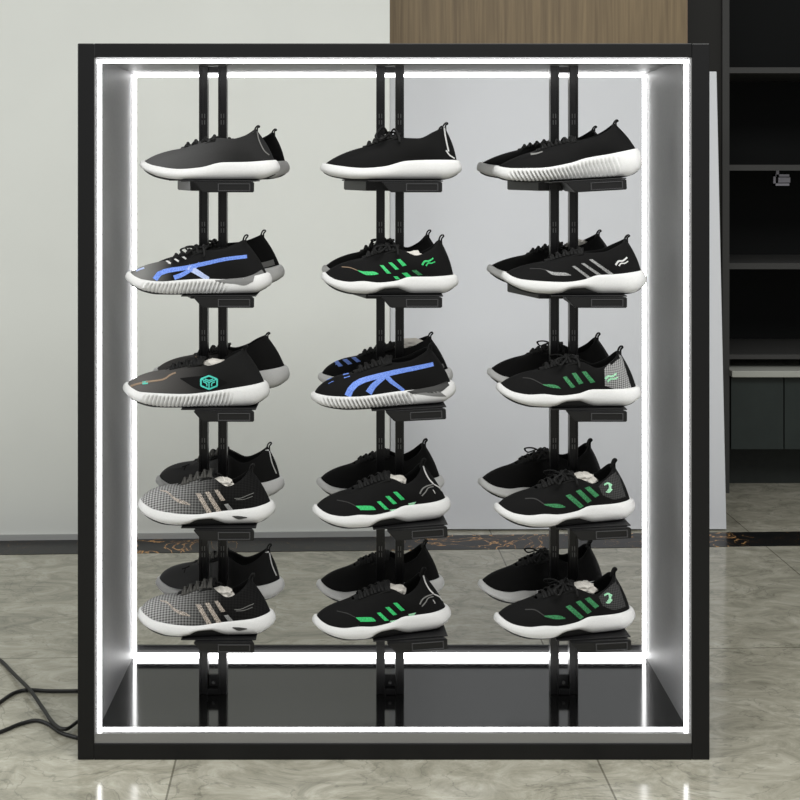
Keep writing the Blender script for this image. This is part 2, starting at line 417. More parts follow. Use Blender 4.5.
# LED strips
g = 0.0032
def led(*a): fbox('led_strip', M['led'], *a, bev=0.001)
def base(*a): fbox('led_base', M['channel'], *a)
pr, off = 0.0066, 0.0018
for (y0, y1, dz) in ((FY0 + 0.006, FY0 + 0.015, 0), (2.757, 2.7665, 1)):
    s0, s1 = (0.0615 if dz else 0.0500), zt_ - 0.0110
    base(xi0 + g, xi0 + g + off - 0.0002, y0 + 0.001, y1 - 0.001, s0, s1)
    base(xi1 - g - off + 0.0002, xi1 - g, y0 + 0.001, y1 - 0.001, s0, s1)
    led(xi0 + g + off, xi0 + g + off + pr, y0, y1, s0, s1)
    led(xi1 - g - off - pr, xi1 - g - off, y0, y1, s0, s1)
    led(xi0 + g + off, xi1 - g - off, y0, y1, zt_ - 0.0095, zt_ - 0.0035)
    if dz: led(xi0 + g + off, xi1 - g - off, y0, y1, 0.0485, 0.0585)
# the front floor strip is a flat tape facing up on the channel
fbox('led_base', M['channel'], xi0 + g, xi1 - g, FY0 + 0.0102, FY0 + 0.0315, 0.036, 0.0484)
fbox('led_strip', M['led'], xi0 + g + off, xi1 - g - off, FY0 + 0.0130, FY0 + 0.0290, 0.0485, 0.0492)

# ------------------------------------------------------------------ uprights
UPX = (-0.3148, 0.0472, 0.4030); RY = 2.58
SIDE = ('left', 'middle', 'right')
def rail_bm(s):
    bm = bmesh.new()
    w, d = 0.0088, 0.011
    prof = [(-w, -d), (-w + 0.0035, -d), (-w + 0.0035, -d + 0.003), (w - 0.0035, -d + 0.003), (w - 0.0035, -d), (w, -d), (w, d), (-w, d)]
    z0, z1 = 0.0485, zt_ - 0.001
    a = [bm.verts.new((p[0] + s, p[1], z0)) for p in prof]; b = [bm.verts.new((p[0] + s, p[1], z1)) for p in prof]
    bm.faces.new(list(reversed(a))); bm.faces.new(b)
    for i in range(8): bm.faces.new((a[i], a[(i + 1) % 8], b[(i + 1) % 8], b[i]))
    return bm
for i, x in enumerate(UPX):
    u = empty('display_upright', (x, RY, 0))
    tag(u, 'black twin-rail upright holding the %s column of shoes' % SIDE[i], 'upright', 'twin-rail uprights in the display frame')
    for s in (-0.0195, 0.0195):
        r = link('rail', rail_bm(s), M['rail'], u)
        for k in range(5):
            bm = bmesh.new(); z = 1.225 - 0.2211 * k
            for dx in (-0.0028, 0.0024):
                for q in range(2):
                    add_box(bm, s + dx - 0.0008, s + dx + 0.0008, -0.0086, -0.0078, z - 0.012 + q * 0.013, z - 0.003 + q * 0.013)
            link('slot', bm, M['slot'], r)
    bm = bmesh.new(); add_box(bm, -0.0105, 0.0105, -0.012, 0.004, 0.0485, 0.061, 0.001); add_box(bm, -0.0105, 0.0105, 0.0, 0.008, 0.061, 0.085, 0.001)
    fb = link('foot_bracket', bm, M['rail'], u)
    bm = bmesh.new(); bmesh.ops.create_cone(bm, cap_ends=True, segments=12, radius1=0.004, radius2=0.003, depth=0.003, matrix=Matrix.Translation((0.0, -0.0008, 0.069)) @ Matrix.Rotation(math.pi / 2, 4, 'X'))
    tag(link('screw', bm, M['slot'], fb), 'bright steel screw')
    bm = bmesh.new(); add_box(bm, -0.0105, 0.0105, -0.008, 0.004, zt_ - 0.014, zt_ - 0.003, 0.001)
    link('top_bracket', bm, M['rail'], u)

# ------------------------------------------------------------------ holders
ROWZ = [CAMZ - (v - VY) * 2.42 / F for v in (192.4, 308.0, 422.0, 541.0, 653.4)]     # underside of the arms
ROWN = ('top', 'second', 'third', 'fourth', 'bottom')
ROLL = {}; YAW = {}
for r in range(5):
    for c_ in range(3): ROLL[r, c_] = 0.0; YAW[r, c_] = 0.0
ROLL[0, 2] = -3.2; ROLL[2, 1] = -2.4
for r in (3, 4): ROLL[r, 1] = -2.8; ROLL[r, 2] = -1.8; YAW[r, 1] = 7; YAW[r, 2] = 6
YAW[2, 1] = 5
PIVZ = 0.026
def arm_bm(sign):
    """arm that carries one shoe; sign -1 reaches towards the viewer"""
    bm = bmesh.new()
    q = [(-0.020, 0.0205), (-0.002, 0.0), (0.098, 0.0), (0.098, 0.0205)]
    q = [(x * -sign, z) for x, z in q]
    add_prism(bm, q, sign * 0.0125, sign * 0.160)
    for v in bm.verts:
        if abs(v.co.y) < 0.05: v.co.x *= 0.5
    bmesh.ops.recalc_face_normals(bm, faces=bm.faces)
    bmesh.ops.bevel(bm, geom=bm.edges[:], offset=0.0015, segments=2, affect='EDGES')
    return bm
def cover_bm(sign):
    bm = bmesh.new()
    xa, xb = 0.028, 0.090
    ya, yb = sorted((sign * 0.160, sign * 0.1615))
    for (x0, x1, z0, z1) in ((xa, xb, 0.0025, 0.0040), (xa, xb, 0.0158, 0.0173), (xa, xa + 0.0017, 0.0040, 0.0158), (xb - 0.0017, xb, 0.0040, 0.0158)):
        x0, x1 = sorted((x0 * -sign, x1 * -sign))
        add_box(bm, x0, x1, ya, yb, z0, z1)
    return bm
def tray_bm(sign):
    bm = bmesh.new()
    xs = sorted((-0.045 * -sign, 0.100 * -sign)); ys = sorted((sign * 0.052, sign * 0.148))
    add_box(bm, xs[0], xs[1], ys[0], ys[1], 0.0206, 0.0228, 0.0006)
    return bm
proto = None
HOLD = {}
for r in range(5):
    for c_ in range(3):
        if proto is None:
            root = empty('shoe_holder')
            for sg in (-1, 1):
                a = link('arm', arm_bm(sg), M['holder'], root)
                link('cover', cover_bm(sg), M['cover'], a)
                link('tray', tray_bm(sg), M['holder'], root)
            bm = bmesh.new(); add_box(bm, -0.030, 0.030, -0.0124, 0.0124, 0.003, 0.020, 0.001)
            # the clamp is two plates hugging the rails
            bm.clear(); add_box(bm, -0.031, 0.031, -0.0124, -0.0112, 0.003, 0.020); add_box(bm, -0.031, 0.031, 0.0112, 0.0124, 0.003, 0.020)
            link('clamp', bm, M['holder'], root)
            proto = root
        else:
            root = proto.copy(); COL.objects.link(root)
            for ch in proto.children:
                d = ch.copy(); COL.objects.link(d); d.parent = root
                for g_ in ch.children:
                    e = g_.copy(); COL.objects.link(e); e.parent = d
        root.location = (UPX[c_], RY, ROWZ[r])
        tag(root, 'black two-armed shoe holder, %s one on the %s upright' % (ROWN[r], SIDE[c_]), 'shoe holder', 'shoe holders on the uprights')
        for ch in root.children:
            if ch.name.startswith('arm') or ch.name.startswith('tray'):
                front = min(v.co.y for v in ch.data.vertices) < -0.02
                if front: ch.rotation_euler = (0, math.radians(ROLL[r, c_]), math.radians(YAW[r, c_] * 0.6))
        HOLD[r, c_] = root

# ------------------------------------------------------------------ shoes
BASE = dict(L=0.27, W=0.049,
    zb=[(0, 0.021), (0.05, 0.012), (0.12, 0.0045), (0.22, 0.0), (0.86, 0.0), (0.95, 0.004), (1, 0.010)],
    zo=[(0, 0.025), (0.06, 0.0155), (0.14, 0.0075), (0.24, 0.003), (0.3, 0.002), (0.9, 0.003), (1, 0.012)],
    zm=[(0, 0.031), (0.08, 0.029), (0.25, 0.025), (0.4, 0.026), (0.55, 0.032), (0.7, 0.036), (0.9, 0.039), (1, 0.040)],
    topx=[(0, 0.285), (0.2, 0.29), (0.33, 0.33), (0.55, 0.54), (0.62, 0.60), (0.74, 0.70), (0.86, 0.80), (0.95, 0.87), (1, 0.885)],
    topy=[(0, 0.0), (0.2, 0.007), (0.33, 0.012), (0.55, 0.019), (0.62, 0.026), (0.74, 0.030), (0.86, 0.027), (0.95, 0.016), (1, 0.0)],
    topz=[(0, 0.068), (0.2, 0.068), (0.33, 0.073), (0.55, 0.089), (0.62, 0.086), (0.74, 0.076), (0.86, 0.086), (0.95, 0.102), (1, 0.106)],
    tongue=0.003, loop=0.003, bow=True, ribs=False, upper='black', sole='white', lace='lace', nlace=5, toe_e=0.9, heelbulge=0.0025, tab=0.875)

def plan(p, b, side):
    """half width of the sole at b, and where its centre line runs (side +1 is the inner side of the foot)"""
    W = p['W']
    lat = interp([(0, 0.80), (0.2, 0.92), (0.32, 1.0), (0.5, 0.90), (0.65, 0.80), (0.85, 0.74), (1, 0.70)], b)
    med = interp([(0, 0.80), (0.2, 0.96), (0.32, 0.98), (0.5, 0.76), (0.65, 0.70), (0.85, 0.72), (1, 0.70)], b)
    w_ = (lat if side < 0 else med) * W
    rt, rh = 0.24, 0.16
    if b < rt: w_ *= math.sqrt(max(0, 1 - ((rt - b) / rt) ** 2)) ** 0.84
    if b > 1 - rh: w_ *= math.sqrt(max(0, 1 - ((b - 1 + rh) / rh) ** 2))
    cy = 0.007 * max(0, 1 - b / 0.5) ** 1.5
    return w_, cy

def loop_pts(n):
    """(b, side) round the shoe: toe, outer side, heel, inner side"""
    out = []
    for j in range(n + 1): out.append(((1 - math.cos(math.pi * j / n)) / 2, -1))
    for j in range(n - 1, 0, -1): out.append(((1 - math.cos(math.pi * j / n)) / 2, 1))
    return out

def outline(p, b, side, inset):
    w_, cy = plan(p, b, side)
    L = p['L']
    x = L * b
    # inset shrinks length and width alike
    x = inset + (L - 2 * inset) * b
    wmax = p['W']
    w_ = w_ * (1 - inset / (wmax * 0.8))
    return x - L / 2, side * w_ + cy

def grid_mesh(rows, closed=True):
    """rows: list of rings (same length) -> bmesh + vert table"""
    bm = bmesh.new()
    V = [[bm.verts.new(q) for q in ring] for ring in rows]
    n = len(rows[0])
    for a, b in zip(V, V[1:]):
        for k in range(n if closed else n - 1):
            bm.faces.new((a[k], a[(k + 1) % n], b[(k + 1) % n], b[k]))
    return bm, V
def cap(bm, ring, n):
    """close a toe-outer-heel-inner ring of 2n verts with strips across"""
    N2 = len(ring)
    for j in range(0, n):
        a, b = ring[j], ring[j + 1]
        c, d = ring[(N2 - j - 1) % N2], ring[(N2 - j) % N2]
        vs = []
        for v in (a, b, c, d):
            if v not in vs: vs.append(v)
        if len(vs) >= 3: bm.faces.new(vs)

def topx(p, b):
    v = interp(p['topx'], b)
    return v if v < 0.54 else 0.54 + (v - 0.54) * (p['tab'] - 0.54) / (0.885 - 0.54)

def section(p, b, side, t):
    L = p['L']
    bx, by = outline(p, b, side, 0.0055)
    bz = interp(p['zm'], b) - 0.004
    tx = topx(p, b) * L - L / 2
    ty = side * interp(p['topy'], b) + 0.003 * max(0, 1 - b / 0.6)
    tz = interp(p['topz'], b)
    e = interp([(0, p['toe_e']), (0.3, 0.8), (0.5, 0.62), (0.7, 0.25), (0.85, 0.05), (1, 0.0)], b)
    f = (1 - math.cos(t * math.pi / 2)) * e + t * (1 - e)
    g_ = math.sin(t * math.pi / 2) * e + t * (1 - e)
    x = bx + (tx - bx) * f; y = by + (ty - by) * f; z = bz + (tz - bz) * g_
    k = interp([(0, 0.0), (0.45, 0.001), (0.7, 0.004), (1, p['heelbulge'])], b) * math.sin(math.pi * t)
    if b > 0.5:
        # bulge outwards, turning from sideways to backwards at the heel
        a = max(0.0, (b - 0.86) / 0.14)
        y += side * k * (1 - a); x += k * a * 1.5
    if b < 0.3:
        pass
    return Vector((x, y, z))

def build_shoe(p, mirror, name_root, parts_from=None):
    """returns root empty, with parts; mirror=False is the left shoe (outer side to -y)"""
    n = 48
    LPx = loop_pts(n)
    L = p['L']
    my = -1.0 if mirror else 1.0
    root = empty(name_root)
    def fin(bm):
        if mirror:
            for v in bm.verts: v.co.y = -v.co.y
        return bm
    # upper
    MT = 12
    rows = [[section(p, b, s, t / MT) for b, s in LPx] for t in range(MT + 1)]
    bm, V = grid_mesh(rows); fin(bm)
    up = link('upper', bm, M[p['upper']], root, smooth=True)
    # make sure the normals point out
    me = up.data
    c0 = sum((pl.normal.dot(pl.center - Vector((0, 0, 0.05))) for pl in me.polygons))
    if c0 < 0:
        me.flip_normals()
    so = up.modifiers.new('thickness', 'SOLIDIFY'); so.thickness = 0.0038; so.offset = -1; so.use_rim = True
    # midsole
    nm = 300 if p['ribs'] else n
    LM = loop_pts(nm)
    rows = []
    prof = [(0.0045, 0.0), (0.0015, 0.14), (0.0, 0.35), (0.0004, 0.55), (0.0016, 0.75), (0.0024, 0.9), (0.0034, 0.985), (0.0052, 1.0), (0.0085, 0.93)]
    if p['ribs']: prof = [(0.0045, 0.0), (0.002, 0.08), (0.0008, 0.18), (0, 0.3), (0, 0.42), (0, 0.54), (0.0008, 0.66), (0.0012, 0.78), (0.0022, 0.9), (0.0034, 0.985), (0.0052, 1.0), (0.0085, 0.93)]
    for ins, t in prof:
        ring = []
        for b, s in LM:
            z0, z1 = interp(p['zo'], b), interp(p['zm'], b)
            i2 = ins + 0.0015 * (b > 0.5) * 0
            if p['ribs'] and 0.03 < t < 0.9:
                lo, hi, tt = p['ribs']
                if lo < b < hi and t < tt:
                    fade = min(1, (b - lo) / 0.06, (hi - b) / 0.06)
                    ph = b * L / 0.0078 + t * p.get('slant', 0.9)
                    i2 += 0.0085 * fade * (0.5 - 0.5 * math.cos(2 * math.pi * ph)) ** 1.7 * min(1, 3 * (tt - t) / tt)
            flare = 0.003 * max(0.0, math.sin(math.pi * min(1, t * 1.05))) ** 0.5 * interp([(0, 0.7), (0.12, 0.5), (0.6, 0.4), (0.9, 1.2), (1, 1.5)], b)
            x, y = outline(p, b, s, i2 - flare)
            ring.append(Vector((x, y, z0 + (z1 - z0) * t)))
        rows.append(ring)
    bm, V = grid_mesh(rows); cap(bm, V[0], nm); cap(bm, V[-1], nm); fin(bm)
    ms = link('midsole', bm, M[p['sole']], root, smooth=True)
    # outsole
    rows = []
    for ins, t in ((0.009, 0.0), (0.006, 0.12), (0.0045, 0.5), (0.0042, 1.0), (0.007, 1.0)):
        ring = []
        for b, s in LPx:
            z0, z1 = interp(p['zb'], b), interp(p['zo'], b) + 0.0008
            x, y = outline(p, b, s, ins)
            ring.append(Vector((x, y, z0 + (z1 - z0) * t)))
        rows.append(ring)
    bm, V = grid_mesh(rows); cap(bm, V[0], n); cap(bm, V[-1], n); fin(bm)
    osl = link('outsole', bm, M['rubber'], root, smooth=False)
    # insole: dark footbed
    ring = []
    for b, s in LPx:
        x, y = outline(p, b, s, 0.009); ring.append(Vector((x, y, interp(p['zm'], b) + 0.0012)))
    bm = bmesh.new(); V = [bm.verts.new(q) for q in ring]; cap(bm, V, n); fin(bm)
    link('insole', bm, M['lining'], root)
    # tongue
    bm = bmesh.new(); rws = []
    xb0, xb1 = 0.29, 0.60
    for i in range(15):
        b = 0.33 + (0.56 - 0.33) * i / 14
        q = i / 14
        x = (0.30 + (0.575 - 0.30) * q) * L - L / 2
        bb = 0.30 + 0.25 * q
        z = interp(p['topz'], bb) + p['tongue'] * q ** 2.2
        hw = interp(p['topy'], bb) + 0.006 + 0.004 * q
        rws.append([Vector((x - 0.006 * q ** 3 * abs(v), v * hw + 0.0015, z - 0.0065 + (0.0075 + 0.003 * q) * (1 - v * v))) for v in (-1, -0.66, -0.33, 0, 0.33, 0.66, 1)])
    bm, V = grid_mesh(rws, closed=False); fin(bm)
    tg = link('tongue', bm, M['tongue'], root, smooth=True)
    so = tg.modifiers.new('thickness', 'SOLIDIFY'); so.thickness = 0.004; so.offset = -1
    # laces
    bm = bmesh.new()
    def edge(b, s, lift=0.0):
        v = section(p, b, s, 0.93); v.z += lift; return v
    bs = [0.345 + (0.54 - 0.345) * i / (p['nlace'] - 1) for i in range(p['nlace'])]
    for i, b in enumerate(bs):
        for (s0, sh) in ((-1, 0.022), (1, 0.022)):
            a = edge(b, s0, 0.0016); c2 = edge(min(b + sh, 0.56), -s0, 0.0016)
            m_ = (a + c2) / 2
            q = (b - 0.345) / 0.195
            m_.z = max(a.z, c2.z) + 0.0045 + 0.001 * s0 + p['tongue'] * q ** 2.2 * 0.8
            pts = crom([a + Vector((0, s0 * 0.003, -0.003)), a, m_, c2, c2 + Vector((0, -s0 * 0.003, -0.003))], 4)
            add_tube(bm, pts, 0.0031, 6, 0.55)
    if p['bow']:
        k0 = section(p, 0.50, -1, 1.0); k1 = section(p, 0.50, 1, 1.0)
        k = (k0 + k1) / 2 + Vector((0, 0, 0.002 + p['tongue'] * 0.5))
        H = p.get('bowh', 0.35)
        for s0 in (-1, 1):
            d = s0
            pts = crom([k, k + Vector((-0.012, d * 0.020, 0.010 * H)), k + Vector((-0.026, d * 0.033, 0.000)), k + Vector((-0.018, d * 0.036, -0.009)), k + Vector((-0.004, d * 0.018, 0.000)), k], 5)
            add_tube(bm, pts, 0.0026, 6, 0.6)
            pts = crom([k, k + Vector((0.010, d * 0.016, 0.008 * H)), k + Vector((0.018, d * 0.028, 0.001)), k + Vector((0.020, d * 0.036, -0.014))], 5)
            add_tube(bm, pts, 0.0024, 6, 0.6)
        add_tube(bm, crom([k + Vector((-0.004, -0.006, -0.002)), k + Vector((0, 0, 0.005)), k + Vector((0.004, 0.006, -0.002))], 4), 0.005, 8, 0.8)
    fin(bm)
    lc = link('laces', bm, M[p['lace']], root, smooth=True)
    # heel pull loop
    hx = topx(p, 1) * L - L / 2; hz = interp(p['topz'], 1)
    bm = bmesh.new(); lh = p['loop']
    pts = crom([Vector((hx + 0.004, 0, hz - 0.014)), Vector((hx + 0.0035, 0, hz)), Vector((hx + 0.0075, 0, hz + lh + 0.003)), Vector((hx + 0.0055, 0, hz + lh + 0.0055)), Vector((hx + 0.0005, 0, hz + lh + 0.002)), Vector((hx - 0.004, 0, hz - 0.008))], 5)
    add_tube(bm, pts, 0.0055, 8, 0.28, up=Vector((0, 1, 0)).cross(Vector((0, 0, 1))))
    fin(bm)
    link('heel_loop', bm, M['lace'], root, smooth=True)
    return root

def child(root, name):
    for ch in root.children:
        if ch.name.split('.')[0] == name: return ch

# poses: pixel column of the shoe's middle, depth row
FRONT_Y, REAR_Y = 2.482, 2.682
def place(root, p, r, c_, cx, rear=False, yaw=0.0, roll=None, dz=0.0):
    y = REAR_Y if rear else FRONT_Y
    x = (cx - VX) * y / F
    ro = math.radians(ROLL[r, c_] if roll is None else roll) if not rear else math.radians(roll or 0.0)
    # rest on the (tilted) tray: height of the tray above the pivot at this x
    z = ROWZ[r] + 0.0230 - math.sin(ro) * (x - UPX[c_]) * (0 if rear else 1) + dz
    root.location = (x, y, z)
    root.rotation_euler = (0, ro, math.radians(yaw))
    bpy.context.view_layer.update()

def mesh_bvh(root, names):
    vs, fs = [], []
    for nme in names:
        o = child(root, nme); Mx = o.matrix_world
        off = len(vs)
        vs += [Mx @ v.co for v in o.data.vertices]
        fs += [[i + off for i in pl.vertices] for pl in o.data.polygons]
    return BVHTree.FromPolygons(vs, fs)

CAMP = Vector((0, 0, CAMZ))
def hit(bvh, px, py, ydef):
    d = (at(px, py, 2.5) - CAMP).normalized()
    loc, nor, idx, dist = bvh.ray_cast(CAMP, d)
    if loc is None:
        loc, nor, idx, dist = bvh.find_nearest(at(px, py, ydef))
    if nor.dot(d) > 0: nor = -nor
    return loc, nor

def decal(root, part, name, m, quads, zf, bvh, ydef, thick=0.0007, nu=14, nv=4, label=None):
    """raised print on the shoe: each quad is (edge A polyline, edge B polyline) traced on the side of the shoe"""
    par = child(root, part); inv = par.matrix_world.inverted()
    bm = bmesh.new()
    for A, B in quads:
        A = [Vector((q[0], q[1], 0)) for q in A]; B = [Vector((q[0], q[1], 0)) for q in B]
        def samp(P, n):
            if len(P) > 2: P = crom(P, 8)
            ln = [0]
            for a, b in zip(P, P[1:]): ln.append(ln[-1] + (b - a).length)
            out = []
            for i in range(n):
                t = ln[-1] * i / (n - 1); k = 0
                while k < len(ln) - 2 and ln[k + 1] < t: k += 1
                u = (t - ln[k]) / max(1e-6, ln[k + 1] - ln[k])
                out.append(P[k].lerp(P[k + 1], u))
            return out
        SA, SB = samp(A, nu), samp(B, nu)
        lo, hi = [], []
        for a, b in zip(SA, SB):
            rl, rh = [], []
            for j in range(nv + 1):
                q = a.lerp(b, j / nv); px, py = zf(q.x, q.y)
                loc, nor = hit(bvh, px, py, ydef)
                rl.append(bm.verts.new(inv @ (loc - nor * 0.0005))); rh.append(bm.verts.new(inv @ (loc + nor * thick)))
            lo.append(rl); hi.append(rh)
        for i in range(nu - 1):
            for j in range(nv):
                bm.faces.new((hi[i][j], hi[i + 1][j], hi[i + 1][j + 1], hi[i][j + 1]))
                bm.faces.new((lo[i][j], lo[i][j + 1], lo[i + 1][j + 1], lo[i + 1][j]))
            bm.faces.new((hi[i][0], lo[i][0], lo[i + 1][0], hi[i + 1][0]))
            bm.faces.new((hi[i][nv], hi[i + 1][nv], lo[i + 1][nv], lo[i][nv]))
        for i in (0, nu - 1):
            for j in range(nv): bm.faces.new((hi[i][j], hi[i][j + 1], lo[i][j + 1], lo[i][j]))
    o = link(name, bm, m, par, smooth=False)
    if label: o['label'] = label
    return o
def band(pts, w0, w1=None):
    """a stroke as a pair of edges"""
    w1 = w0 if w1 is None else w1
    P = [Vector((q[0], q[1])) for q in pts]; A, B = [], []
    for i, q in enumerate(P):
        t = (P[min(i + 1, len(P) - 1)] - P[max(i - 1, 0)]).normalized(); nn = Vector((-t.y, t.x))
        w_ = w0 + (w1 - w0) * i / (len(P) - 1)
        A.append(q + nn * w_ / 2); B.append(q - nn * w_ / 2)
    return (A, B)
def quad4(a, b, c, d):
    """a-b one short end, d-c the other"""
    return ([a, d], [b, c])
def Zf(x0, y0, k): return lambda x, y: (x0 + x / k, y0 + y / k)

def T(**kw):
    d = dict(BASE); d.update(kw); return d
ARCH = [(0, 0.025), (0.06, 0.0155), (0.14, 0.0075), (0.24, 0.003), (0.34, 0.0025), (0.40, 0.005), (0.46, 0.012), (0.56, 0.013), (0.62, 0.007), (0.68, 0.003), (0.9, 0.003), (1, 0.012)]
WAVE = [(0, 0.041), (0.04, 0.034), (0.1, 0.028), (0.2, 0.025), (0.3, 0.027), (0.42, 0.024), (0.55, 0.027), (0.66, 0.035), (0.8, 0.035), (1, 0.037)]
TYPES = {
 'A': T(toe_e=0.50, tab=0.838, L=0.272, upper='charcoal', zm=[(0, 0.039), (0.05, 0.033), (0.1, 0.029), (0.3, 0.022), (0.45, 0.025), (0.62, 0.035), (0.8, 0.036), (1, 0.040)], bow=False, nlace=4,
        topz=[(0, 0.062), (0.2, 0.062), (0.33, 0.066), (0.55, 0.082), (0.62, 0.083), (0.74, 0.081), (0.86, 0.087), (0.95, 0.098), (1, 0.102)], tongue=0.002, loop=0.0, sole='white'),
 'B': T(zo=[(0, 0.016), (0.06, 0.009), (0.14, 0.005), (0.24, 0.003), (0.9, 0.003), (1, 0.012)], zb=[(0, 0.013), (0.05, 0.007), (0.12, 0.003), (0.22, 0.0), (0.86, 0.0), (0.95, 0.004), (1, 0.010)], toe_e=0.35, tab=0.885, L=0.274, zm=[(0, 0.034), (0.1, 0.029), (0.3, 0.024), (0.45, 0.027), (0.62, 0.038), (0.8, 0.040), (1, 0.040)], topz=[(0, 0.064), (0.2, 0.064), (0.33, 0.068), (0.55, 0.086), (0.62, 0.083), (0.74, 0.082), (0.86, 0.094), (0.95, 0.104), (1, 0.108)], loop=0.0, tongue=0.004, bowh=1.6),
 'C': T(zo=[(0, 0.016), (0.06, 0.009), (0.14, 0.005), (0.24, 0.003), (0.9, 0.003), (1, 0.012)], zb=[(0, 0.013), (0.05, 0.007), (0.12, 0.003), (0.22, 0.0), (0.86, 0.0), (0.95, 0.004), (1, 0.010)], toe_e=0.30, tab=0.840, L=0.288, zm=[(0, 0.037), (0.06, 0.032), (0.12, 0.030), (0.3, 0.028), (0.5, 0.034), (0.62, 0.042), (0.8, 0.048), (1, 0.056)], ribs=(0.08, 0.84, 0.85), slant=1.6,
        topz=[(0, 0.062), (0.2, 0.062), (0.33, 0.066), (0.55, 0.078), (0.62, 0.078), (0.74, 0.082), (0.86, 0.092), (0.95, 0.104), (1, 0.108)], loop=0.0, tongue=0.004, bow=False),
 'D': T(toe_e=0.50, tab=0.820, L=0.284, upper='grey_toe', ribs=(0.12, 0.72, 0.86), slant=-1.2, zm=[(0, 0.042), (0.05, 0.035), (0.12, 0.029), (0.25, 0.026), (0.4, 0.029), (0.55, 0.031), (0.7, 0.030), (0.85, 0.033), (1, 0.041)],
        topz=[(0, 0.064), (0.2, 0.064), (0.33, 0.069), (0.55, 0.085), (0.62, 0.086), (0.74, 0.088), (0.86, 0.096), (0.95, 0.104), (1, 0.106)], tongue=0.006, loop=0.003),
 'E': T(toe_e=0.50, tab=0.877, L=0.266, zm=WAVE, zo=ARCH),
 'F': T(toe_e=0.40, tab=0.870, L=0.280, zm=[(0, 0.042), (0.05, 0.034), (0.12, 0.029), (0.3, 0.026), (0.42, 0.025), (0.55, 0.029), (0.66, 0.038), (0.8, 0.040), (1, 0.046)], zo=ARCH, topz=[(0, 0.062), (0.2, 0.062), (0.33, 0.067), (0.55, 0.082), (0.62, 0.081), (0.74, 0.083), (0.86, 0.094), (0.95, 0.104), (1, 0.108)], tongue=0.004, bow=False, loop=0.001),
 'G': T(toe_e=0.60, tab=0.835, L=0.284, upper='smoke', ribs=(0.14, 0.78, 0.86), slant=-1.0, zm=[(0, 0.042), (0.05, 0.035), (0.12, 0.029), (0.3, 0.028), (0.45, 0.027), (0.6, 0.030), (0.75, 0.036), (1, 0.046)],
        topz=[(0, 0.068), (0.2, 0.068), (0.33, 0.072), (0.55, 0.084), (0.62, 0.080), (0.74, 0.086), (0.86, 0.100), (0.95, 0.108), (1, 0.110)], tongue=0.006, loop=0.0, bow=False),
 'H': T(zo=[(0, 0.016), (0.06, 0.009), (0.14, 0.005), (0.24, 0.003), (0.9, 0.003), (1, 0.012)], zb=[(0, 0.013), (0.05, 0.007), (0.12, 0.003), (0.22, 0.0), (0.86, 0.0), (0.95, 0.004), (1, 0.010)], toe_e=0.75, tab=0.840, L=0.282, ribs=(0.05, 0.72, 0.86), slant=1.4, zm=[(0, 0.032), (0.1, 0.028), (0.3, 0.026), (0.45, 0.028), (0.55, 0.030), (0.75, 0.032), (0.85, 0.034), (1, 0.040)],
        topz=[(0, 0.066), (0.2, 0.066), (0.33, 0.071), (0.55, 0.086), (0.62, 0.085), (0.74, 0.088), (0.86, 0.098), (0.95, 0.106), (1, 0.108)], tongue=0.006, loop=0.002, bow=False),
 'I': T(toe_e=0.50, tab=0.858, L=0.280, zm=WAVE, zo=ARCH),
 'J': T(toe_e=0.90, tab=0.830, L=0.268, upper='mesh_grey', zm=[(0, 0.041), (0.05, 0.035), (0.12, 0.029), (0.3, 0.024), (0.45, 0.022), (0.6, 0.026), (0.72, 0.029), (0.85, 0.032), (1, 0.039)], zo=ARCH, lace='lace_grey',
        topz=[(0, 0.070), (0.2, 0.070), (0.33, 0.075), (0.55, 0.094), (0.62, 0.086), (0.74, 0.074), (0.86, 0.084), (0.95, 0.098), (1, 0.102)], bow=False),
 'K': T(toe_e=0.60, tab=0.815, L=0.270, zm=WAVE, zo=ARCH, bow=False),
 'L': T(toe_e=0.55, tab=0.864, L=0.278, zm=WAVE, zo=ARCH),
}
REARTAB = dict(A=.883, B=.885, C=.855, D=.845, E=.838, F=.838, G=.84, H=.835, I=.83, J=.882, K=.85, L=.868)
REARUP = {'A': 'black', 'D': 'black', 'J': 'dim_grey', 'G': 'smoke'}
LABEL = {
 'A': ('charcoal low sneaker with a smooth white wave sole', 'left', 0),
 'B': ('plain black slip-on style sneaker with white heel piping', 'middle', 0),
 'C': ('black sneaker with tall ribbed white sole', 'right', 0),
 'D': ('grey-toed black sneaker with crossing blue side stripes', 'left', 1),
 'E': ('black sneaker with three green slanted stripes', 'middle', 1),
 'F': ('black sneaker with three thin grey slanted stripes', 'right', 1),
 'G': ('smoke grey sneaker with a teal hexagon emblem', 'left', 2),
 'H': ('black sneaker with bright blue crossing side stripes', 'middle', 2),
 'I': ('black sneaker with green stripes and grey mesh heel', 'right', 2),
}
# cell: (type, row, col, front centre px, rear centre px, front yaw, rear yaw)
CELLS = [('A', 0, 0, 209, 224, 0, 0), ('B', 0, 1, 390.4, 390, 0, 0), ('C', 0, 2, 567.6, 545, 0, 0),
         ('D', 1, 0, 198, 216, 0, 0), ('E', 1, 1, 389, 385, 0, 0), ('F', 1, 2, 573, 553, 0, 0),
         ('G', 2, 0, 195.5, 221, 0, 0), ('H', 2, 1, 383.6, 385, 6, 2), ('I', 2, 2, 568, 553, 0, 0),
         ('J', 3, 0, 205.6, 220, 0, -2), ('K', 3, 1, 382.3, 380, 9, 8), ('L', 3, 2, 565, 542, 8, 8)]
SHOE = {}
for (ty, r, c_, fx, rx, fyaw, ryaw) in CELLS:
    p = TYPES[ty]
    f = build_shoe(p, False, 'sneaker'); place(f, p, r, c_, fx, False, fyaw)
    q = dict(p); q['tab'] = REARTAB[ty]; q['upper'] = REARUP.get(ty, p['upper'])
    g_ = build_shoe(q, True, 'sneaker'); place(g_, q, r, c_, rx, True, ryaw)
    SHOE[ty] = (f, g_)

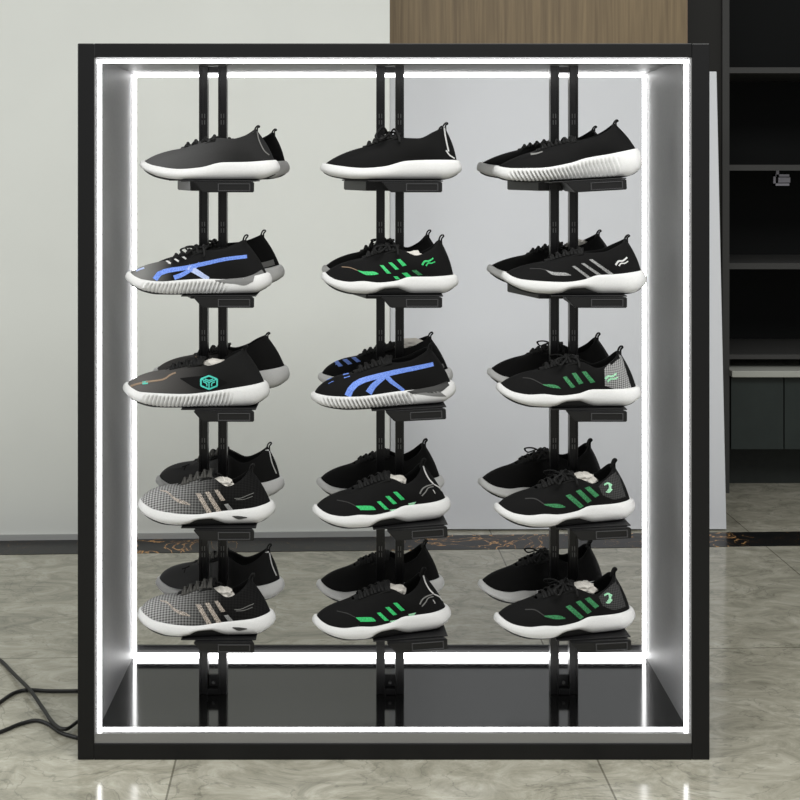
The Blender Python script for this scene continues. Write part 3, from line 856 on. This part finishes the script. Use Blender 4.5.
def bv(ty, i=0): return mesh_bvh(SHOE[ty][i], ('upper', 'midsole', 'outsole'))
def D(ty, part, name, m, quads, z, label=None, i=0, **kw):
    root = SHOE[ty][i]
    key = (ty, i)
    if part == 'upper': key = (ty, i, 'u')
    if key not in BV: BV[key] = mesh_bvh(root, ('upper',)) if part == 'upper' else bv(ty, i)
    return decal(root, part, name, M[m], quads, z, BV[key], FRONT_Y - 0.03 if i == 0 else REAR_Y - 0.03, label=label, **kw)
BV = {}
k1, k2 = 800 / 170.0, 800 / 180.0
# --- plain black one: white piping at the heel
z = Zf(310, 110, k1)
D('B', 'upper', 'heel_piping', 'white', [band([(630, 75), (636, 120), (645, 165), (652, 195)], 6), band([(640, 190), (656, 212), (680, 228)], 5)], z, 'white heel piping', nv=2)
# --- charcoal one
z = Zf(130, 110, k1)
D('A', 'upper', 'heel_piping', 'greyline', [band([(596, 90), (606, 140), (630, 190), (655, 212)], 4)], z, 'pale heel piping', nv=2)
# --- ribbed one: eyelet patch
z = Zf(475, 110, k1)
D('C', 'upper', 'eyelet_patch', 'greyline', [band([(262, 208), (290, 205), (318, 196)], 9, 4)], z, 'pale eyelet patch', nv=2)
# --- blue stripes
z = Zf(115, 220, k1)
D('D', 'upper', 'side_stripe', 'blue', [band([(188, 280), (205, 255), (250, 238), (330, 226), (420, 206), (520, 184), (620, 172)], 24, 16)], z, 'long blue side stripe')
D('D', 'upper', 'side_stripe', 'blue', [band([(278, 272), (315, 258), (355, 235), (400, 205)], 22, 16)], z, 'short blue side stripe')
D('D', 'upper', 'cross_stripe', 'blue_pale', [band([(345, 222), (385, 245), (412, 262), (440, 278)], 28, 20)], z, 'pale blue cross stripe')
D('D', 'upper', 'heel_counter', 'midgrey', [([(600, 272), (640, 262), (690, 234)], [(640, 292), (670, 280), (704, 252)])], z, 'grey heel counter')
D('D', 'midsole', 'sole_overlay', 'midgrey', [([(470, 284), (540, 278), (600, 272), (660, 254)], [(500, 296), (560, 300), (610, 308), (650, 290)])], z, 'grey heel overlay')
D('D', 'upper', 'toe_stripes', 'blue_pale', [band([(100, 240), (118, 232), (138, 226)], 7)], z, 'pale toe stripe', nv=2)
D('D', 'upper', 'toe_stripes', 'white', [band([(240, 190), (262, 205)], 8), band([(280, 182), (300, 196)], 8), band([(315, 170), (335, 184)], 8)], z, 'white lace stripes', nv=2)
D('D', 'upper', 'heel_counter', 'midgrey', [band([(680, 215), (715, 208), (748, 198)], 26)], z, 'grey heel band', i=1)
z = Zf(300, 325, k2)
D('H', 'upper', 'side_stripe', 'blue', [band([(212, 316), (228, 282), (255, 258), (300, 240), (430, 208), (520, 190), (592, 174)], 30, 18)], z, 'long blue side stripe')
D('H', 'upper', 'side_stripe', 'blue', [band([(305, 302), (325, 272), (355, 246), (400, 212)], 30, 18)], z, 'short blue side stripe')
D('H', 'upper', 'cross_stripe', 'blue', [band([(375, 218), (405, 250), (432, 270), (462, 292)], 22, 14)], z, 'blue cross stripe')
D('H', 'midsole', 'heel_counter', 'darkgrey', [([(475, 296), (530, 284), (600, 270), (652, 250)], [(500, 306), (560, 304), (620, 300), (664, 268)])], z, 'dark grey heel counter')
D('H', 'midsole', 'sole_overlay', 'midgrey', [([(500, 304), (560, 300), (620, 294)], [(560, 312), (600, 316), (650, 318)])], z, 'grey heel overlay')
D('H', 'upper', 'toe_stripes', 'blue', [band([(115, 242), (140, 230)], 9), band([(190, 216), (215, 210)], 8)], z, 'blue toe stripes', nv=2)
D('H', 'upper', 'toe_stripes', 'blue', [quad4((150, 162), (168, 158), (190, 182), (172, 186)), quad4((188, 155), (208, 151), (232, 172), (214, 177)), quad4((228, 146), (246, 143), (270, 162), (252, 166))], z, 'three blue toe stripes', i=1)
D('H', 'upper', 'heel_counter', 'midgrey', [band([(615, 190), (638, 180)], 18)], z, 'grey heel band', i=1, nu=5)
# --- green stripes, second row
z = Zf(310, 220, k1)
for st in ([(328, 213), (345, 213), (382, 252), (362, 252)], [(368, 200), (386, 200), (420, 232), (402, 234)], [(408, 186), (425, 184), (455, 213), (436, 218)]):
    D('E', 'upper', 'side_stripe', 'green', [quad4(*st)], z, 'green slanted side stripe', nu=8)
for st in ([(392, 265), (412, 265), (425, 279), (405, 279)], [(432, 250), (456, 247), (480, 268), (455, 270)]):
    D('E', 'upper', 'stripe_end', 'green', [quad4(*st)], z, 'green stripe end above the sole', nu=6)
D('E', 'upper', 'stripe_end', 'green_dim', [quad4((478, 238), (500, 235), (530, 258), (508, 260))], z, 'dark green stripe end', nu=6)
D('E', 'upper', 'leaf_print', 'green', [([(222, 237), (250, 242), (300, 243), (322, 252)], [(224, 239), (262, 258), (300, 259), (322, 255)])], z, 'green leaf print')
D('E', 'upper', 'piping', 'tan', [band([(150, 221), (190, 225), (224, 238)], 3)], z, 'tan piping', nv=2)
D('E', 'upper', 'heel_logo', 'green', [band([(528, 212), (540, 195), (560, 193), (580, 180)], 10, 7), band([(546, 216), (556, 203), (572, 203), (588, 196)], 7, 5)], z, 'green wave logo at the heel')
# --- grey stripes
z = Zf(480, 220, k1)
for st in ([(433, 218), (447, 216), (529, 276), (513, 279)], [(476, 205), (490, 203), (579, 262), (561, 266)], [(513, 187), (529, 185), (632, 256), (613, 260)]):
    D('F', 'upper', 'side_stripe', 'greyprint', [quad4(*st)], z, 'grey slanted side stripe')
D('F', 'upper', 'leaf_print', 'greyprint', [([(305, 234), (345, 245), (400, 248), (428, 259)], [(310, 237), (340, 258), (390, 262), (428, 261)])], z, 'grey leaf print')
D('F', 'upper', 'piping', 'darkgrey', [band([(235, 229), (280, 230), (308, 235)], 3)], z, 'grey piping', nv=2)
D('F', 'upper', 'heel_logo', 'white', [band([(638, 212), (652, 194), (672, 192), (692, 176)], 9, 7), band([(654, 216), (664, 204), (680, 204), (696, 194)], 7, 5)], z, 'pale wave logo at the heel')
# --- teal hexagon
z = Zf(115, 325, k2)
D('G', 'upper', 'side_panel', 'lining', [([(290, 236), (370, 228), (440, 230), (500, 255)], [(290, 240), (370, 285), (440, 283), (500, 258)])], z, 'dark side panel', thick=0.0004)
hx = [(418, 226), (454, 240), (454, 270), (418, 285), (382, 270), (382, 240)]
lines = [band([hx[i], hx[(i + 1) % 6]], 7) for i in range(6)]
lines += [band([(418, 255), (418, 285)], 5), band([(418, 255), (384, 241)], 5), band([(418, 255), (452, 241)], 5), band([(392, 252), (408, 260), (408, 272)], 5), band([(444, 252), (430, 260), (430, 272)], 5), band([(400, 240), (418, 246), (436, 240)], 5)]
D('G', 'upper', 'emblem', 'teal', lines, z, 'teal hexagonal cube emblem', nu=5, nv=2, thick=0.0012)
D('G', 'upper', 'piping', 'tan', [band([(70, 272), (100, 262), (150, 252), (215, 242), (245, 222), (270, 212)], 8, 6)], z, 'tan piping', nv=2)
D('G', 'upper', 'toe_mark', 'teal', [band([(122, 258), (146, 255)], 13)], z, 'teal toe mark', nv=2, nu=4)
D('G', 'upper', 'piping', 'tan', [band([(190, 212), (240, 200), (300, 188), (345, 172), (360, 140)], 8, 6)], z, 'tan piping', i=1, nv=2)
# --- third row right: green stripes, mesh heel
z = Zf(480, 325, k2)
for st in ([(368, 232), (384, 228), (424, 276), (405, 280)], [(408, 215), (426, 212), (460, 258), (440, 264)], [(452, 208), (471, 206), (512, 253), (492, 258)]):
    D('I', 'upper', 'side_stripe', 'green_dim', [quad4(*st)], z, 'dark green slanted side stripe', nu=8)
D('I', 'upper', 'leaf_print', 'green_dim', [([(278, 264), (320, 264), (345, 271), (358, 281)], [(282, 268), (320, 279), (345, 281), (358, 283)])], z, 'green leaf print')
D('I', 'upper', 'piping', 'darkgrey', [band([(190, 235), (230, 240), (280, 265)], 3)], z, 'grey piping', nv=2)
D('I', 'upper', 'heel_mesh', 'mesh_dark', [([(552, 195), (580, 165), (612, 132), (630, 140)], [(555, 270), (600, 284), (640, 286), (672, 280)])], z, 'grey open mesh heel', thick=0.0004, nv=8)
D('I', 'upper', 'heel_logo', 'green_pale', [band([(556, 240), (570, 228), (588, 228), (606, 215)], 10, 7), band([(566, 252), (580, 240), (596, 240), (612, 232)], 8, 6)], z, 'pale green wave logo at the heel', thick=0.0012)
# --- beige stripes, mesh toe
z = Zf(125, 430, k1)
for st in ([(332, 298), (355, 298), (412, 395), (390, 398)], [(376, 292), (396, 290), (456, 385), (434, 391)], [(420, 282), (438, 281), (472, 330), (452, 334)]):
    D('J', 'upper', 'side_stripe', 'beige', [quad4(*st)], z, 'beige slanted side stripe')
D('J', 'upper', 'stripe_end', 'greyprint', [quad4((466, 350), (484, 346), (508, 374), (488, 380))], z, 'grey stripe end', nu=6)
D('J', 'upper', 'toe_swoosh', 'beige', [([(165, 284), (200, 288), (235, 318), (285, 336), (308, 352)], [(166, 287), (198, 296), (228, 326), (262, 346), (306, 354)])], z, 'beige wave print')
D('J', 'upper', 'heel_text', 'greyline', [band([(515, 322 - 0), (545, 320), (580, 306), (606, 296)], 2.5), band([(522, 328), (560, 326), (600, 312)], 2)], z, 'small grey heel lettering line', nv=1)
D('J', 'midsole', 'sole_window', 'darkgrey', [([(505, 404), (540, 405), (575, 410)], [(507, 408), (535, 420), (575, 413)])], z, 'dark sole window', nv=2)
D('J', 'upper', 'toe_mark', 'lining', [band([(268, 174), (288, 168), (304, 160)], 3), band([(286, 168), (278, 190)], 3)], z, 'black toe mark', i=1, nv=2)
D('J', 'upper', 'heel_piping', 'white', [band([(676, 80), (690, 150), (712, 205)], 4)], z, 'white heel piping', i=1, nv=2)
# --- green stripes, fourth row middle
z = Zf(305, 430, k1)
for st in ([(337, 337), (355, 335), (395, 373), (375, 375)], [(377, 312), (396, 310), (433, 345), (415, 350)], [(414, 292), (433, 290), (470, 326), (452, 330)]):
    D('K', 'upper', 'side_stripe', 'green', [quad4(*st)], z, 'green slanted side stripe', nu=8)
D('K', 'upper', 'stripe_end', 'green_pale', [quad4((486, 346), (522, 338), (512, 352), (490, 358))], z, 'pale green stripe end', nu=6)
D('K', 'upper', 'stripe_end', 'green_pale', [quad4((398, 376), (440, 370), (430, 378), (408, 382))], z, 'pale green stripe end', nu=6)
D('K', 'upper', 'leaf_print', 'green', [([(238, 357), (310, 357), (333, 373)], [(262, 377), (300, 377), (333, 376)])], z, 'green leaf print')
D('K', 'upper', 'piping', 'darkgrey', [band([(150, 330), (200, 340), (238, 357)], 3)], z, 'grey piping', nv=2)
D('K', 'upper', 'heel_logo', 'greyline', [band([(540, 300), (552, 278), (572, 264), (600, 256)], 6, 5), band([(550, 310), (568, 290), (580, 272), (604, 266)], 5, 4)], z, 'pale wave logo at the heel', nv=2)
D('K', 'upper', 'heel_piping', 'white', [band([(556, 170), (566, 200), (584, 232), (604, 254)], 5), band([(606, 256), (630, 270), (654, 296)], 4)], z, 'white heel piping', nv=2)
# --- dim green stripes, fourth row right
z = Zf(470, 430, k2)
for st in ([(424, 292), (445, 284), (506, 338), (488, 348)], [(470, 272), (490, 264), (540, 314), (522, 324)], [(510, 258), (530, 251), (574, 290), (556, 300)]):
    D('L', 'upper', 'side_stripe', 'green_dim', [quad4(*st)], z, 'dark green slanted side stripe', nu=8)
D('L', 'upper', 'leaf_print', 'green_dim', [([(328, 329), (370, 328), (400, 330), (424, 341)], [(332, 334), (370, 344), (395, 346), (424, 344)])], z, 'green leaf print')
D('L', 'upper', 'piping', 'darkgrey', [band([(245, 305), (290, 306), (330, 330)], 4)], z, 'grey piping', nv=2)
D('L', 'upper', 'heel_mesh', 'mesh_black', [([(572, 250), (610, 215), (655, 180)], [(590, 290), (640, 308), (692, 296)])], z, 'dark open mesh heel', thick=0.0004, nv=8)
D('L', 'upper', 'heel_logo', 'green_pale', [band([(596, 244), (612, 236), (630, 246)], 8), band([(620, 240), (622, 258), (612, 272)], 10), band([(604, 274), (618, 276), (630, 262)], 6)], z, 'pale green wave logo at the heel', thick=0.0012, nu=6)

# tissue stuffing in the openings
def crumple(bm, c0, rx, ry, rz, seed):
    r = bmesh.ops.create_icosphere(bm, subdivisions=3, radius=1.0)
    for v in r['verts']:
        d = noise.noise(v.co * 2.3 + Vector((seed, 0, 0))) * 0.35 + noise.noise(v.co * 6 + Vector((0, seed, 0))) * 0.22
        q = v.co * (1 + d)
        v.co = Vector(c0) + Vector((q.x * rx, q.y * ry, q.z * rz))
PAPER = {}
def paper(ty, i, bx, zoff, rx, label, seed):
    root = SHOE[ty][i]; p = TYPES[ty]
    L = p['L']
    z = interp(p['topz'], 0.70) + zoff
    bm = bmesh.new(); crumple(bm, (0, 0, 0), rx * 0.92, 0.015, 0.014, seed)
    o = link('tissue_paper', bm, M['paper'], None, smooth=False)
    o.matrix_world = root.matrix_world @ Matrix.Translation((bx * L - L / 2, 0, z))
    tag(o, label, 'paper', 'white tissue stuffed in the shoes')
    PAPER.setdefault((ty, i), []).append(o)
    return o
paper('E', 0, 0.67, -0.010, 0.030, 'white tissue stuffed in the green-striped shoe, second holder of middle upright', 1)
paper('F', 1, 0.68, -0.002, 0.028, 'white tissue stuffed in the rear shoe behind the grey-striped sneaker', 2)
paper('G', 0, 0.63, -0.008, 0.028, 'white tissue stuffed in the shoe with the teal hexagon', 3)
paper('H', 1, 0.68, 0.002, 0.036, 'crumpled tissue in the rear shoe behind the blue-striped black sneaker', 4)
paper('J', 0, 0.62, -0.006, 0.026, 'white tissue in the mesh-toed front shoe, fourth holder of left upright', 5)
paper('L', 0, 0.64, 0.0, 0.028, 'white tissue in the front shoe, fourth holder of right upright', 6)
paper('K', 0, 0.60, -0.004, 0.024, 'white tissue in the front shoe, fourth holder of middle upright', 7)

# copies for the bottom row, then labels
def copy_tree(o, parent=None):
    c2 = o.copy(); COL.objects.link(c2)
    if parent: c2.parent = parent
    for ch in list(o.children): copy_tree(ch, c2)
    return c2
drop = ROWZ[4] - ROWZ[3]
for ty in ('J', 'K', 'L'):
    pair = []
    for o in SHOE[ty]:
        n2 = copy_tree(o); n2.location.z += drop; pair.append(n2)
    SHOE[ty + '5'] = tuple(pair)
    for k in list(PAPER):
        if k[0] == ty:
            for o in PAPER[k]:
                n2 = o.copy(); COL.objects.link(n2); n2.location.z += drop
                n2['label'] = o['label'].replace('fourth', 'bottom')
G = 'sneakers set out in pairs on the holders'
PAIR = {'J': ('grey mesh-toed sneaker with three beige stripes', 'dark grey plain-sided sneaker', 'left'),
        'K': ('black sneaker with bright green stripes and leaf print', 'plain black sneaker with white sole', 'middle'),
        'L': ('black sneaker with dim green stripes and pale heel logo', 'plain black sneaker with tan toe seam', 'right')}
for ty, (f, q) in SHOE.items():
    if ty[0] in PAIR:
        row = 'bottom-row' if ty.endswith('5') else 'fourth-row'
        a, b, s = PAIR[ty[0]]
        tag(f, '%s, front of the %s %s pair' % (a, row, s), 'shoe', G)
        tag(q, '%s, rear of the %s %s pair' % (b, row, s), 'shoe', G)
    else:
        a, s, r = LABEL[ty]
        tag(f, a + ', front of the %s-row %s pair' % (ROWN[r], s), 'shoe', G)
REARL = {'A': 'black heel of a sneaker peeking out behind the charcoal sneaker', 'B': 'black sneaker hidden behind the plain one with white heel piping',
         'C': 'black sneaker with big dark laces behind the ribbed-sole one', 'D': 'black sneaker with grey heel band behind the grey-toed blue-striped one',
         'E': 'black sneaker behind the green-striped one with pull tab', 'F': 'plain black sneaker behind the grey-striped one',
         'G': 'smoke grey sneaker with tan piping behind the teal hexagon one', 'H': 'black sneaker with three blue toe stripes and crumpled tissue inside',
         'I': 'plain black sneaker behind the grey mesh heel one'}
for ty, l in REARL.items(): tag(SHOE[ty][1], l, 'shoe', G)

# ------------------------------------------------------------------ cables on the floor
def cable(pts, label, r=0.0038):
    P = [on_floor(q[0], q[1], (q[2] if len(q) > 2 else r + 0.0005)) for q in pts]
    bm = bmesh.new(); add_tube(bm, crom(P, 8), r, 10)
    tag(link('power_cable', bm, M['cable'], smooth=True), label, 'cable', 'black cables left of the frame')
cable([(-60, 640), (-20, 648), (0, 660), (14, 674, 0.008), (30, 690, 0.0145), (42, 707, 0.009), (54, 724, 0.013), (66, 729, 0.014), (78.5, 721, 0.008)], 'black cable curving down from upper left to the frame foot')
cable([(-60, 730), (-20, 716), (0, 702), (14, 693), (28, 690), (50, 691), (78.7, 691)], 'black cable running level into the frame side, above the others')
cable([(-60, 745), (-20, 738), (0, 732), (20, 724), (36, 720.5), (48, 724), (62, 733), (78.5, 738)], 'lowest black cable humping towards the frame foot')

# ------------------------------------------------------------------ light
wd = bpy.data.worlds.new('world'); SC.world = wd; wd.use_nodes = True
wd.node_tree.nodes['Background'].inputs['Color'].default_value = (1.0, 1.0, 0.99, 1)
wd.node_tree.nodes['Background'].inputs['Strength'].default_value = 0.46
def area(name, loc, rot, sx, sy_, e, col=(1, 1, 1)):
    l = bpy.data.lights.new(name, 'AREA'); l.shape = 'RECTANGLE'; l.size = sx; l.size_y = sy_; l.energy = e; l.color = col
    o = bpy.data.objects.new(name, l); COL.objects.link(o); o.location = loc; o.rotation_euler = rot
area('ceiling_light', (0.5, 1.0, 3.0), (0, 0, 0), 2.4, 1.6, 102, (1.0, 1.0, 0.975))
area('left_fill_light', (-3.2, 1.6, 1.9), (0, math.radians(-90), 0), 1.6, 2.2, 40, (0.97, 1.0, 0.98))  # added fill lamp from the left, lifts the room's ambient light

SC.view_settings.view_transform = 'Standard'; SC.view_settings.look = 'None'
SC.view_settings.exposure = 0.0; SC.view_settings.gamma = 1.0; SC.view_settings.use_curve_mapping = False
SC.cycles.use_denoising = True
SC.cycles.max_bounces = 8
